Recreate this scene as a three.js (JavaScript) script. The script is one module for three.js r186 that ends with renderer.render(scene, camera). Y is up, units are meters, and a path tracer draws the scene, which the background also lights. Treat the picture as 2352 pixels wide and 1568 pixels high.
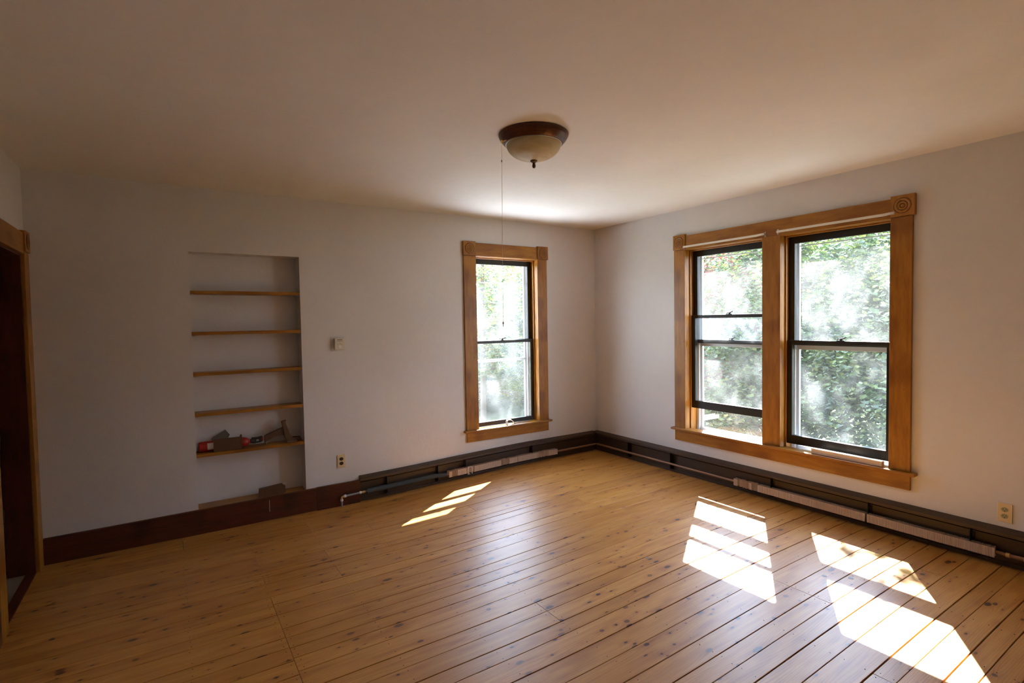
import * as THREE from 'three';
import { RoundedBoxGeometry } from 'three/addons/geometries/RoundedBoxGeometry.js';
import { mergeGeometries } from 'three/addons/utils/BufferGeometryUtils.js';

// ---------------------------------------------------------------- camera, sky, sun, exposure
const scene = new THREE.Scene();
const camera = new THREE.PerspectiveCamera(65.70, 2352 / 1568, 0.05, 400);
{
  const yaw = 0.5758, pitch = -0.0372, roll = -0.0171;
  const F = new THREE.Vector3(Math.sin(yaw) * Math.cos(pitch), Math.sin(pitch), -Math.cos(yaw) * Math.cos(pitch));
  const R0 = new THREE.Vector3().crossVectors(F, new THREE.Vector3(0, 1, 0)).normalize(), U0 = new THREE.Vector3().crossVectors(R0, F);
  const R = R0.clone().multiplyScalar(Math.cos(roll)).addScaledVector(U0, Math.sin(roll)), U = U0.clone().multiplyScalar(Math.cos(roll)).addScaledVector(R0, -Math.sin(roll));
  camera.position.set(-4.1553, 1.5638, 4.6204);
  camera.quaternion.setFromRotationMatrix(new THREE.Matrix4().makeBasis(R, U, F.clone().negate()));
}
const SUN = new THREE.Vector3(1, 1.215, -0.665).normalize(), SKY = 2.6;
{ // hazy autumn sky: pale at the horizon, soft blue overhead, brighter air round the sun
  const W = 512, Hh = 256, d = new Float32Array(W * Hh * 4);
  for (let y = 0; y < Hh; y++) for (let x = 0; x < W; x++) {
    const el = ((y + 0.5) / Hh - 0.5) * Math.PI, az = ((x + 0.5) / W - 0.5) * 2 * Math.PI, up = Math.max(0, Math.sin(el)), t = Math.pow(up, 0.55);
    const cos = Math.cos(el) * Math.cos(az) * SUN.x + Math.sin(el) * SUN.y + Math.cos(el) * Math.sin(az) * SUN.z, ang = Math.acos(Math.min(1, cos)), glow = 1 + 1.3 * Math.exp(-ang * ang / 0.12);
    const i = (y * W + x) * 4;
    d[i] = SKY * glow * (1.04 + (0.52 - 1.04) * t); d[i + 1] = SKY * glow * (1.08 + (0.69 - 1.08) * t); d[i + 2] = SKY * glow * (1.14 + (1.02 - 1.14) * t); d[i + 3] = 1;
  }
  const sky = new THREE.DataTexture(d, W, Hh, THREE.RGBAFormat, THREE.FloatType);
  sky.mapping = THREE.EquirectangularReflectionMapping; sky.magFilter = sky.minFilter = THREE.LinearFilter; sky.wrapS = THREE.RepeatWrapping; sky.needsUpdate = true;
  scene.background = sky;
}
const sun = new THREE.DirectionalLight(new THREE.Color().setRGB(1, 0.95, 0.87), 17);
sun.name = 'sun';
sun.position.copy(SUN).multiplyScalar(40);
sun.castShadow = true;
sun.shadow.mapSize.set(4096, 4096);
Object.assign(sun.shadow.camera, { left: -14, right: 14, top: 14, bottom: -14, near: 1, far: 90 });
scene.add(sun, sun.target);
const renderer = new THREE.WebGLRenderer({ antialias: true });
renderer.shadowMap.enabled = true;
renderer.toneMapping = THREE.LinearToneMapping;
renderer.toneMappingExposure = 4.6;

// ---------------------------------------------------------------- helpers
const rngOf = (a) => () => { a |= 0; a = (a + 0x6d2b79f5) | 0; let t = Math.imul(a ^ (a >>> 15), 1 | a); t = (t + Math.imul(t ^ (t >>> 7), 61 | t)) ^ t; return ((t ^ (t >>> 14)) >>> 0) / 4294967296; };
const rnd = rngOf(7), between = (a, b, r = rnd) => a + (b - a) * r();
const clamp01 = (t) => Math.min(1, Math.max(0, t)), smooth = (a, b, x) => { const t = clamp01((x - a) / (b - a)); return t * t * (3 - 2 * t); };
const lerp = (a, b, t) => a + (b - a) * t;
const rgb = (r, g, b) => new THREE.Color().setRGB(r, g, b);
const used = {};
function numbered(name) { const n = used[name] = (used[name] ?? -1) + 1; return n ? name + '_' + String(n).padStart(3, '0') : name; }
function box(x0, x1, y0, y1, z0, z1, r = 0.002) {
  const w = x1 - x0, h = y1 - y0, d = z1 - z0;
  const g = r > 0 ? new RoundedBoxGeometry(w, h, d, 1, Math.min(r, w / 2.1, h / 2.1, d / 2.1)) : new THREE.BoxGeometry(w, h, d);
  g.translate((x0 + x1) / 2, (y0 + y1) / 2, (z0 + z1) / 2);
  return g.index ? g.toNonIndexed() : g;
}
/** uv in metres, u along the grain axis */
function grain(g, axis = 'x', size = 1, ou = 0, ov = 0) {
  const p = g.attributes.position, n = g.attributes.normal, uv = new Float32Array(p.count * 2), ai = 'xyz'.indexOf(axis);
  const P = [0, 0, 0];
  for (let i = 0; i < p.count; i++) {
    P[0] = p.getX(i); P[1] = p.getY(i); P[2] = p.getZ(i);
    const N = [Math.abs(n.getX(i)), Math.abs(n.getY(i)), Math.abs(n.getZ(i))];
    const k = N.indexOf(Math.max(...N));
    let u, v;
    if (k === ai) { u = P[(ai + 1) % 3]; v = P[(ai + 2) % 3]; } else { u = P[ai]; v = P[3 - ai - k]; }
    uv[2 * i] = u / size + ou; uv[2 * i + 1] = v / size + ov;
  }
  g.setAttribute('uv', new THREE.BufferAttribute(uv, 2));
  return g;
}
function merged(list) {
  const plain = [].concat(list).map((g) => { const q = g.index ? g.toNonIndexed() : g; for (const k of Object.keys(q.attributes)) if (!['position', 'normal', 'uv'].includes(k)) q.deleteAttribute(k); q.clearGroups?.(); return q; });
  return plain.length === 1 ? plain[0] : mergeGeometries(plain);
}
function obj(name, geos, material, parent = scene) {
  const m = new THREE.Mesh(merged(geos), material);
  m.name = parent === scene ? numbered(name) : name;
  m.castShadow = m.receiveShadow = true;
  parent.add(m);
  return m;
}
function tag(o, label, category, group) { Object.assign(o.userData, { label, category }); if (group) o.userData.group = group; return o; }
function thing(name, label, category, pos = [0, 0, 0], turn = 0, group) {
  const o = new THREE.Group(); o.name = numbered(name); o.position.set(...pos); o.rotation.y = turn; scene.add(o);
  return tag(o, label, category, group);
}
function struct(name, label, category, turn = 0) { const o = thing(name, label, category, [0, 0, 0], turn); o.userData.kind = 'structure'; return o; }
function tube(points, r, seg = 24, rad = 8, closed = false) { return new THREE.TubeGeometry(new THREE.CatmullRomCurve3(points.map((p) => new THREE.Vector3(...p))), seg, r, rad, closed).toNonIndexed(); }
function rod(a, b, r0, r1 = r0, rad = 12) {
  const A = new THREE.Vector3(...a), B = new THREE.Vector3(...b), g = new THREE.CylinderGeometry(r1, r0, A.distanceTo(B), rad, 1);
  g.applyQuaternion(new THREE.Quaternion().setFromUnitVectors(new THREE.Vector3(0, 1, 0), B.clone().sub(A).normalize()));
  g.translate((A.x + B.x) / 2, (A.y + B.y) / 2, (A.z + B.z) / 2);
  return g.toNonIndexed();
}
function lathe(profile, seg = 40) { return new THREE.LatheGeometry(profile.map(([r, y]) => new THREE.Vector2(Math.max(r, 1e-5), y)), seg).toNonIndexed(); }
/** closed profile of [z, y] pairs, counter-clockwise seen from +x, run along x, lifted by rise(x) */
function sweep(profile, xs, rise = () => 0) {
  const pos = [], n = profile.length;
  const P = (i, x) => [x, profile[i][1] + rise(x), profile[i][0]];
  const quad = (a, b, c, d) => pos.push(...a, ...b, ...c, ...a, ...c, ...d);
  for (let k = 0; k + 1 < xs.length; k++) for (let i = 0; i < n; i++) { const j = (i + 1) % n; quad(P(i, xs[k]), P(i, xs[k + 1]), P(j, xs[k + 1]), P(j, xs[k])); }
  const tri = THREE.ShapeUtils.triangulateShape(profile.map(([z, y]) => new THREE.Vector2(z, y)), []);
  for (const [a, b, c] of tri) { pos.push(...P(a, xs[0]), ...P(b, xs[0]), ...P(c, xs[0])); const e = xs[xs.length - 1]; pos.push(...P(a, e), ...P(c, e), ...P(b, e)); }
  const g = new THREE.BufferGeometry();
  g.setAttribute('position', new THREE.Float32BufferAttribute(pos, 3));
  g.setAttribute('uv', new THREE.Float32BufferAttribute(new Float32Array(pos.length / 3 * 2), 2));
  g.computeVertexNormals();
  return g;
}
const steps = (a, b, n) => Array.from({ length: n + 1 }, (_, i) => a + (b - a) * i / n);

// ---------------------------------------------------------------- textures (all computed)
function lattice(seed, px, py) { const r = rngOf(seed), a = new Float32Array(px * py); for (let i = 0; i < a.length; i++) a[i] = r(); return { a, px, py }; }
function vnoise(L, x, y) {
  const { a, px, py } = L; let xi = Math.floor(x), yi = Math.floor(y); const fx = x - xi, fy = y - yi;
  xi = ((xi % px) + px) % px; yi = ((yi % py) + py) % py; const xj = (xi + 1) % px, yj = (yi + 1) % py;
  const sx = fx * fx * (3 - 2 * fx), sy = fy * fy * (3 - 2 * fy);
  return lerp(lerp(a[yi * px + xi], a[yi * px + xj], sx), lerp(a[yj * px + xi], a[yj * px + xj], sx), sy);
}
function dataTex(w, h, fn, srgb, repeat = [1, 1]) {
  const d = new Uint8Array(w * h * 4), c = [0, 0, 0];
  for (let y = 0; y < h; y++) for (let x = 0; x < w; x++) { fn(x / w, y / h, c, x, y); const i = (y * w + x) * 4; d[i] = c[0] * 255; d[i + 1] = c[1] * 255; d[i + 2] = c[2] * 255; d[i + 3] = 255; }
  const t = new THREE.DataTexture(d, w, h);
  t.wrapS = t.wrapT = THREE.RepeatWrapping; t.magFilter = THREE.LinearFilter; t.minFilter = THREE.LinearMipmapLinearFilter; t.generateMipmaps = true;
  if (srgb) t.colorSpace = THREE.SRGBColorSpace;
  t.repeat.set(...repeat); t.needsUpdate = true;
  return t;
}
/** sheet of pine: 4 m along the grain, 1 m across */
function pineTexture(seed, knots, W = 2048, H = 1024) {
  const r = rngOf(seed), A = lattice(seed + 1, 16, 64), B = lattice(seed + 2, 64, 512), C = lattice(seed + 3, 8, 16), D = lattice(seed + 4, 256, 256), S = lattice(seed + 5, 32, 32);
  const list = Array.from({ length: knots }, () => { const s = r(); return { x: r() * 4, y: r(), a: 0.0034 + 0.0085 * s * s * s + 0.002 * r(), e: 1 + 1.6 * r(), d: 0.5 + 0.5 * r() }; });
  const bend = new Float32Array(W * H), dark = new Float32Array(W * H), halo = new Float32Array(W * H);
  for (const k of list) {
    const R = k.a * 7, x0 = Math.floor((k.x - R * k.e * 1.6) / 4 * W), x1 = Math.ceil((k.x + R * k.e * 1.6) / 4 * W), y0 = Math.floor((k.y - R) * H), y1 = Math.ceil((k.y + R) * H);
    for (let y = y0; y <= y1; y++) for (let x = x0; x <= x1; x++) {
      const dx = (x / W * 4 - k.x) / (k.a * k.e), dy = (y / H - k.y) / k.a, q = Math.hypot(dx, dy) + 0.25 * (vnoise(D, x * 0.35, y * 0.35) - 0.5), i = (((y % H) + H) % H) * W + (((x % W) + W) % W);
      dark[i] = Math.max(dark[i], k.d * (1 - smooth(0.75, 1.25, q)));
      halo[i] = Math.max(halo[i], 0.45 * k.d * Math.exp(-Math.pow(Math.hypot(dx * 0.55, dy) / 1.9, 2)));
      bend[i] += Math.sign(dy) * k.a * 1.1 * Math.exp(-Math.pow(Math.hypot(dx * 0.5, dy) / 2.4, 2));
    }
  }
  return dataTex(W, H, (u, v, c, x, y) => {
    const i = y * W + x, vb = v + bend[i];
    const wave = vnoise(C, u * 8, vb * 16) * 0.05 + vnoise(A, u * 16, vb * 64) * 0.006;
    const ring = 0.5 + 0.5 * Math.sin((vb + wave) * 620);
    const fine = vnoise(B, u * 64, vb * 512), blot = vnoise(S, u * 32, v * 32) * 0.6 + vnoise(C, u * 8 + 3, v * 16 + 5) * 0.4, streak = vnoise(A, u * 16 + 7, vb * 64 + 9);
    let t = 0.30 * ring * ring * (0.4 + 0.6 * streak) + 0.22 * fine + 0.34 * smooth(0.45, 0.95, blot) + 0.22 * streak;
    t = clamp01(t * 0.80 + halo[i]);
    let R = lerp(0.875, 0.61, t), G = lerp(0.66, 0.345, t), Bc = lerp(0.345, 0.10, t);
    const k = dark[i]; c[0] = lerp(R, 0.25, k); c[1] = lerp(G, 0.11, k); c[2] = lerp(Bc, 0.035, k);
  }, true);
}
const pineA = pineTexture(11, 170), pineB = pineTexture(57, 120);
/** stained fir for the trim: 1 m by 1 m, grain along u */
function firTexture(seed, light, darkc) {
  const A = lattice(seed, 8, 64), B = lattice(seed + 1, 32, 256), S = lattice(seed + 2, 8, 8), r = rngOf(seed + 3);
  const dots = Array.from({ length: 26 }, () => [r(), r(), 0.002 + 0.006 * r() * r(), 0.4 + 0.6 * r()]);
  return dataTex(768, 768, (u, v, c) => {
    const s = vnoise(A, u * 8, v * 64), f = vnoise(B, u * 32, v * 256), b = vnoise(S, u * 8, v * 8);
    let t = clamp01(0.45 * s + 0.3 * f + 0.5 * smooth(0.5, 1, b) - 0.12);
    for (const [x, y, a, k] of dots) { let dx = Math.abs(u - x), dy = Math.abs(v - y); dx = Math.min(dx, 1 - dx); dy = Math.min(dy, 1 - dy); if (dx < 0.05 && dy < 0.05) t = Math.min(1.5, t + k * Math.exp(-(dx * dx / 3 + dy * dy) / (a * a))); }
    for (let i = 0; i < 3; i++) c[i] = Math.max(0, lerp(light[i], darkc[i], t));
  }, true);
}
const firMap = firTexture(301, [0.665, 0.452, 0.135], [0.485, 0.288, 0.062]);
const darkMap = firTexture(401, [0.36, 0.165, 0.09], [0.19, 0.08, 0.045]);
const wallBump = (() => { const A = lattice(501, 24, 24), B = lattice(502, 96, 96), C = lattice(503, 256, 256); return dataTex(512, 512, (u, v, c) => { c[0] = c[1] = c[2] = 0.45 * vnoise(A, u * 24, v * 24) + 0.35 * vnoise(B, u * 96, v * 96) + 0.2 * vnoise(C, u * 256, v * 256); }); })();
const wallTint = (() => { const A = lattice(511, 6, 6), B = lattice(512, 40, 40); return dataTex(512, 512, (u, v, c) => { const t = 0.965 + 0.025 * vnoise(A, u * 6, v * 6) + 0.01 * vnoise(B, u * 40, v * 40); c[0] = t; c[1] = t; c[2] = t; }, true); })();
/** dust on a pane: share of the light that the film scatters = roughness squared */
function dustTexture(seed, low, high) {
  const A = lattice(seed, 5, 4), B = lattice(seed + 1, 14, 9), C = lattice(seed + 2, 128, 128), D = lattice(seed + 3, 40, 3);
  return dataTex(384, 384, (u, v, c) => {
    const n = 0.55 * vnoise(A, u * 5 + v * 1.5, v * 4) + 0.3 * vnoise(B, u * 14 - v * 4, v * 9) + 0.15 * vnoise(C, u * 128, v * 128), drip = smooth(0.86, 0.98, vnoise(D, u * 40, v * 3)) * 0.25;
    c[0] = c[1] = c[2] = clamp01(low + (high - low) * smooth(0.28, 0.78, n) + drip * (high - low));
  });
}

// ---------------------------------------------------------------- materials
const std = (color, roughness, more = {}) => new THREE.MeshStandardMaterial({ color, roughness, ...more });
const MAT = {
  wall: std(rgb(0.70, 0.675, 0.675), 0.55, { map: wallTint, bumpMap: wallBump, bumpScale: 0.0012 }),
  ceiling: std(rgb(0.80, 0.775, 0.75), 0.75, { map: wallTint, bumpMap: wallBump, bumpScale: 0.0008 }),
  fir: std(rgb(1, 1, 1), 0.38, { map: firMap }),
  dark: std(rgb(1, 1, 1), 0.35, { map: darkMap }),
  sash: std(rgb(0.013, 0.012, 0.012), 0.4),
  alu: std(rgb(0.62, 0.63, 0.64), 0.45, { metalness: 0.35 }),
  sillPaint: std(rgb(0.72, 0.72, 0.72), 0.6),
  heater: std(rgb(0.05, 0.025, 0.012), 0.45),
  heaterDark: std(rgb(0.012, 0.008, 0.006), 0.6),
  fin: std(rgb(0.72, 0.55, 0.43), 0.5),
  copper: std(rgb(0.30, 0.16, 0.09), 0.55, { metalness: 0.5 }),
  brass: std(rgb(0.72, 0.53, 0.25), 0.3, { metalness: 0.9 }),
  steel: std(rgb(0.62, 0.61, 0.6), 0.3, { metalness: 0.9 }),
  ironBlack: std(rgb(0.02, 0.018, 0.016), 0.45),
  foam: std(rgb(0.045, 0.055, 0.06), 0.8),
  pex: std(rgb(0.28, 0.28, 0.29), 0.45),
  whitePlastic: std(rgb(0.78, 0.77, 0.73), 0.4),
  ivory: std(rgb(0.72, 0.56, 0.33), 0.35),
  brownPlastic: std(rgb(0.05, 0.022, 0.012), 0.35),
  greenish: std(rgb(0.34, 0.33, 0.2), 0.4),
  slot: std(rgb(0.01, 0.01, 0.01), 0.7),
  red: std(rgb(0.33, 0.014, 0.009), 0.32),
  labelWhite: std(rgb(0.75, 0.74, 0.72), 0.5),
  brownMetal: std(rgb(0.10, 0.047, 0.022), 0.5),
  carpet: std(rgb(0.27, 0.25, 0.2), 1),
  bronze: std(rgb(0.10, 0.045, 0.022), 0.32, { metalness: 0.25 }),
  palePine: std(rgb(0.72, 0.56, 0.40), 0.65, { map: wallTint }),
  subfloor: std(rgb(0.02, 0.012, 0.008), 0.95),
};
const glassOf = (seed, low, high) => new THREE.MeshPhysicalMaterial({ color: rgb(0.94, 0.975, 1.0), roughness: 1, roughnessMap: dustTexture(seed, low, high), transmission: 1, thickness: 0, ior: 1.5, side: THREE.DoubleSide });
const PANE = { upper: glassOf(701, 0.10, 0.21), lower: glassOf(711, 0.08, 0.25), upperB: glassOf(721, 0.13, 0.23), storm: glassOf(731, 0.05, 0.15) };
const screenMat = new THREE.MeshStandardMaterial({ color: rgb(0.25, 0.26, 0.27), roughness: 0.7, transparent: true, opacity: 0.16, side: THREE.DoubleSide });

// ---------------------------------------------------------------- room shell
const H = 2.607, L = 4.923, ZB = 5.45, T = 0.22;
/** the old floor sags: level on the door side, 5 cm higher at the wall with the pair of windows */
const rise = (x) => 0.055 * smooth(-3.0, -0.8, x);
function holedWall(w0, w1, y0, y1, holes, depth) {
  const s = new THREE.Shape([[w0, y0], [w1, y0], [w1, y1], [w0, y1]].map((p) => new THREE.Vector2(...p)));
  for (const [a, b, c, d] of holes) s.holes.push(new THREE.Path([[a, c], [a, d], [b, d], [b, c]].map((p) => new THREE.Vector2(...p))));
  const g = new THREE.ExtrudeGeometry(s, { depth, bevelEnabled: false });
  g.translate(0, 0, -depth);
  return g;
}
{
  const back = struct('wall_back', 'pale lilac grey painted wall with shelf niche and narrow window', 'wall');
  obj('plaster_face', grain(holedWall(-L - T, T, -0.3, H + 0.1, [[-4.011, -3.2345, 0.17, 2.127], [-1.60, -0.809, 0.46, 2.235]], T), 'x', 1.7), MAT.wall, back);
  obj('niche_back', grain(box(-4.03, -3.215, 0.15, 2.147, -T - 0.02, -0.142, 0), 'x', 1.7, 0.3, 0.2), MAT.wall, back);
  const right = struct('wall_right', 'pale grey painted wall around the pair of windows', 'wall', -Math.PI / 2);
  obj('plaster_face', grain(holedWall(-T, ZB + T, -0.3, H + 0.1, [[1.268, 2.088, 0.47, 2.235], [2.204, 3.015, 0.47, 2.235]], T), 'x', 1.7, 0.4), MAT.wall, right);
  const left = struct('wall_left', 'shaded painted wall holding the doorway', 'wall', Math.PI / 2);
  left.position.x = -L;
  obj('plaster_face', grain(holedWall(-ZB - T, 0, -0.3, H + 0.1, [[-0.93, -0.125, -0.02, 2.045]], 0.13), 'x', 1.7, 0.7), MAT.wall, left);
  const front = struct('wall_front', 'painted wall at the viewer\'s back closing the room', 'wall');
  obj('plaster_face', grain(box(-L - T, T, -0.3, H + 0.1, ZB, ZB + T, 0), 'x', 1.7), MAT.wall, front);
  const ceil = struct('ceiling', 'smooth white plaster ceiling with a single light', 'ceiling');
  obj('plaster', grain(box(-L - 2.2, T, H, H + 0.2, -T, ZB + T, 0), 'x', 1.7), MAT.ceiling, ceil);
}
// hallway behind the doorway
{
  const hall = struct('wall_hallway', 'dim painted walls of the hallway beyond the doorway', 'wall');
  obj('end_wall', grain(box(-7.1, -6.98, -0.3, H, -T, 3, 0), 'y', 1.7), MAT.wall, hall);
  obj('side_wall', grain(box(-6.98, -L - 0.13, -0.3, H, -T, -0.12, 0), 'x', 1.7), MAT.wall, hall);
  obj('closing_wall', grain(box(-6.98, -L - 0.13, -0.3, H, 2.9, 3, 0), 'x', 1.7), MAT.wall, hall);
  const hf = struct('floor_hallway', 'worn beige carpet in the hallway past the doorway', 'floor');
  obj('carpet', box(-6.98, -4.968, -0.3, 0.004, -0.12, 2.9, 0), MAT.carpet, hf);
}
// plank floor
{
  const floor = struct('floor', 'varnished knotty pine plank floor with dark gaps', 'floor');
  obj('subfloor', box(-L - 0.04, T, -0.3, -0.028, -T, ZB + T, 0), MAT.subfloor, floor);
  const planks = [];
  for (const m of [pineA, pineB]) for (const [r, g, b, k] of [[0.86, 0.80, 0.72, 0.31], [0.80, 0.72, 0.60, 0.30], [0.93, 0.88, 0.80, 0.33], [0.82, 0.74, 0.62, 0.29]]) planks.push(new THREE.MeshPhysicalMaterial({ color: rgb(r, g, b), map: m, roughness: k + 0.1, clearcoat: 0.32, clearcoatRoughness: 0.32 }));
  const main = [-0.02, 0.13, 0.272, 0.470, 0.576, 0.705, 0.86, 0.985, 1.055, 1.152, 1.332, 1.436, 1.564, 1.719, 1.815, 1.916, 2.008, 2.122, 2.267, 2.372, 2.493, 2.589, 2.73, 2.864, 3.009, 3.132, 3.231, 3.335, 3.451, 3.594, 3.680, 3.787, 3.872, 3.975, 4.09, 4.19, 4.31, 4.43, 4.54, 4.66, 4.80, 4.92, 5.05, 5.19, 5.32, ZB];
  const patch = [1.332, 1.453, 1.56, 1.649, 1.809, 1.909, 2.028, 2.146, 2.27, 2.37, 2.49, 2.61, 2.75, 2.87, 3.0, 3.13, 3.25, 3.38, 3.50, 3.64, 3.76, 3.9, 4.0, 4.12, 4.25, 4.38, 4.5, 4.62, 4.75, 4.88, 5.0, 5.12, 5.25, ZB];
  const wide = new Set([2.267, 2.493, 2.73, 3.132, 3.335, 3.594, 3.787, 3.975, 1.332, 0.705, 1.719, 1.055]);
  const joists = [-4.12, -3.715, -3.3, -2.9, -2.5, -2.09, -1.68, -1.27, -0.87, -0.46];
  const r = rngOf(91), nailAt = [];
  function plank(x0, x1, z0, z1, gapA, gapB) {
    const xs = [x0]; for (const x of [-3.0, -2.8, -2.6, -2.4, -2.2, -2.0, -1.8, -1.6, -1.4, -1.2, -1.0, -0.8]) if (x > x0 + 0.05 && x < x1 - 0.05) xs.push(x); xs.push(x1);
    const a = z0 + gapA, b = z1 - gapB, c = 0.0011, lift = (r() - 0.5) * 0.0007, tilt = (r() - 0.5) * 0.0006;
    const g = sweep([[a, -0.016], [b, -0.016], [b, -c - tilt + lift], [b - c, -tilt + lift], [a + c, tilt + lift], [a, -c + tilt + lift]].reverse(), xs, rise);
    const p = g.attributes.position, uv = g.attributes.uv, ou = r(), ov = r();
    for (let i = 0; i < p.count; i++) uv.setXY(i, p.getX(i) / 4 + ou, p.getZ(i) + ov);
    const m = planks[Math.floor(r() * planks.length)];
    const o = new THREE.Mesh(g, m); o.name = 'plank'; o.castShadow = o.receiveShadow = true; floor.add(o);
    for (const j of joists) if (j > x0 - 0.01 && j < x1 + 0.01) for (const side of [0.2, 0.8]) {
      const near = Math.abs(j - x0) < 0.01 ? 0.022 : Math.abs(j - x1) < 0.01 ? -0.022 : 0;
      nailAt.push([j + near + (r() - 0.5) * 0.012, lerp(a, b, side + (r() - 0.5) * 0.08)]);
    }
  }
  for (let i = 0; i + 1 < main.length; i++) {
    const z0 = main[i], z1 = main[i + 1], g0 = wide.has(z0) ? between(0.0024, 0.004, r) : between(0.0012, 0.0022, r), g1 = wide.has(z1) ? between(0.002, 0.0034, r) : between(0.0012, 0.0022, r);
    let x0 = -L - 0.04, cuts = [];
    if (z0 >= 1.33) x0 = -3.715; else cuts.push(z0 < 0.2 ? -4.12 : z0 < 0.5 ? -3.3 : [-3.3, -2.9, -3.715][i % 3]);
    if (z0 > 2.25 && z0 < 2.4) cuts.push(-2.5);
    else if ((z0 > 0.98 && z0 < 1.2) || (z0 > 2.85 && z0 < 3.2)) cuts.push(-1.27);
    else if (z0 > 3.3 && z0 < 3.4) cuts.push(-0.46);
    else if (z0 > 3.4 && i % 2) cuts.push([-2.09, -2.5, -1.68][i % 3]);
    else if (z0 < 0.9 && i % 2) cuts.push([-1.68, -1.27, -2.09][i % 3]);
    const ends = [x0, ...cuts.filter((c) => c > x0 + 0.2).sort((p, q) => p - q), T];
    for (let k = 0; k + 1 < ends.length; k++) plank(ends[k] + 0.0014, ends[k + 1] - 0.0014, z0, z1, g0, g1);
  }
  for (let i = 0; i + 1 < patch.length; i++) plank(-L - 0.04, -3.715 - 0.0012, patch[i], patch[i + 1], between(0.0012, 0.0024, r), between(0.0012, 0.0024, r));
  const nail = new THREE.InstancedMesh(new THREE.CylinderGeometry(0.0024, 0.0024, 0.002, 8), std(rgb(0.03, 0.022, 0.016), 0.6), nailAt.length);
  nail.name = 'nail_heads'; nail.userData.kind = 'stuff';
  const M4 = new THREE.Matrix4();
  nailAt.forEach(([x, z], i) => nail.setMatrixAt(i, M4.makeTranslation(x, rise(x) - 0.0002, z)));
  floor.add(nail);
  for (const [x, z] of [[-0.905, 3.16], [-1.0, 3.06], [-2.93, 2.955], [-1.63, 2.28]]) { const k = new THREE.CylinderGeometry(0.014, 0.014, 0.003, 20); k.translate(x, rise(x) - 0.0008, z); obj('plug', k, std(rgb(0.30, 0.22, 0.15), 0.4), floor); }
}

// ---------------------------------------------------------------- trim
function baseboard(name, label, turn, pos, x0, x1, y1, lift) {
  const o = struct(name, label, 'baseboard', turn); o.position.set(...pos);
  obj('board', grain(sweep([[0, -0.01], [0.02, -0.01], [0.02, y1 - 0.006], [0.014, y1], [0, y1]], steps(x0, x1, 10), lift), 'x', 1), MAT.dark, o);
  return o;
}
{
  const b = baseboard('baseboard_back', 'dark red-brown wooden baseboard under the niche', 0, [0, 0, 0], -4.90, -2.80, 0.178, (x) => 0.016 * smooth(-4.9, -2.9, x));
  b.children[0].name = 'board';
  const seam = obj('end_board', grain(box(-3.155, -2.789, 0.0, 0.197, 0.0, 0.0225, 0.002), 'x', 1, 0.37, 0.4), MAT.dark, b);
  seam.userData.label = 'separate baseboard length beside the heater';
  obj('paint_drip', box(-3.523, -3.520, 0.07, 0.165, 0.0195, 0.0215, 0.0004), MAT.whitePlastic, b);
  baseboard('baseboard_left', 'dark wooden baseboard along the doorway wall', Math.PI / 2, [-L, 0, 0], -ZB, -1.06, 0.18, () => 0);
}
function rosetteBlock(parent, cx, cy, s, depth) {
  const b = obj('corner_block', grain(box(cx - s / 2, cx + s / 2, cy - s / 2, cy + s / 2, 0, depth, 0.003), 'y', 1, rnd(), rnd()), MAT.fir, parent);
  const g = lathe([[0, 0.007], [0.006, 0.0065], [0.0105, 0.003], [0.012, 0.0005], [0.0155, 0.0005], [0.0185, 0.0042], [0.0235, 0.005], [0.0275, 0.003], [0.0295, 0.0004], [0.0325, 0.0004], [0.0355, 0.0042], [0.042, 0.005], [0.046, 0.003], [0.049, 0]].map(([a, h]) => [a * s / 0.14, h]), 40);
  g.rotateX(Math.PI / 2); g.translate(cx, cy, depth - 0.0005);
  obj('rosette', grain(g, 'y', 1, rnd(), rnd()), MAT.fir, b);
  for (const q of [0.0138, 0.031, 0.0505]) { const t = new THREE.TorusGeometry(q * s / 0.14, 0.0017 * s / 0.14, 6, 48); t.translate(cx, cy, depth + 0.0006); obj('groove', grain(t.toNonIndexed(), 'y', 1), MAT.dark, b).userData.label = 'dark stain-filled ring'; }
}
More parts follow.
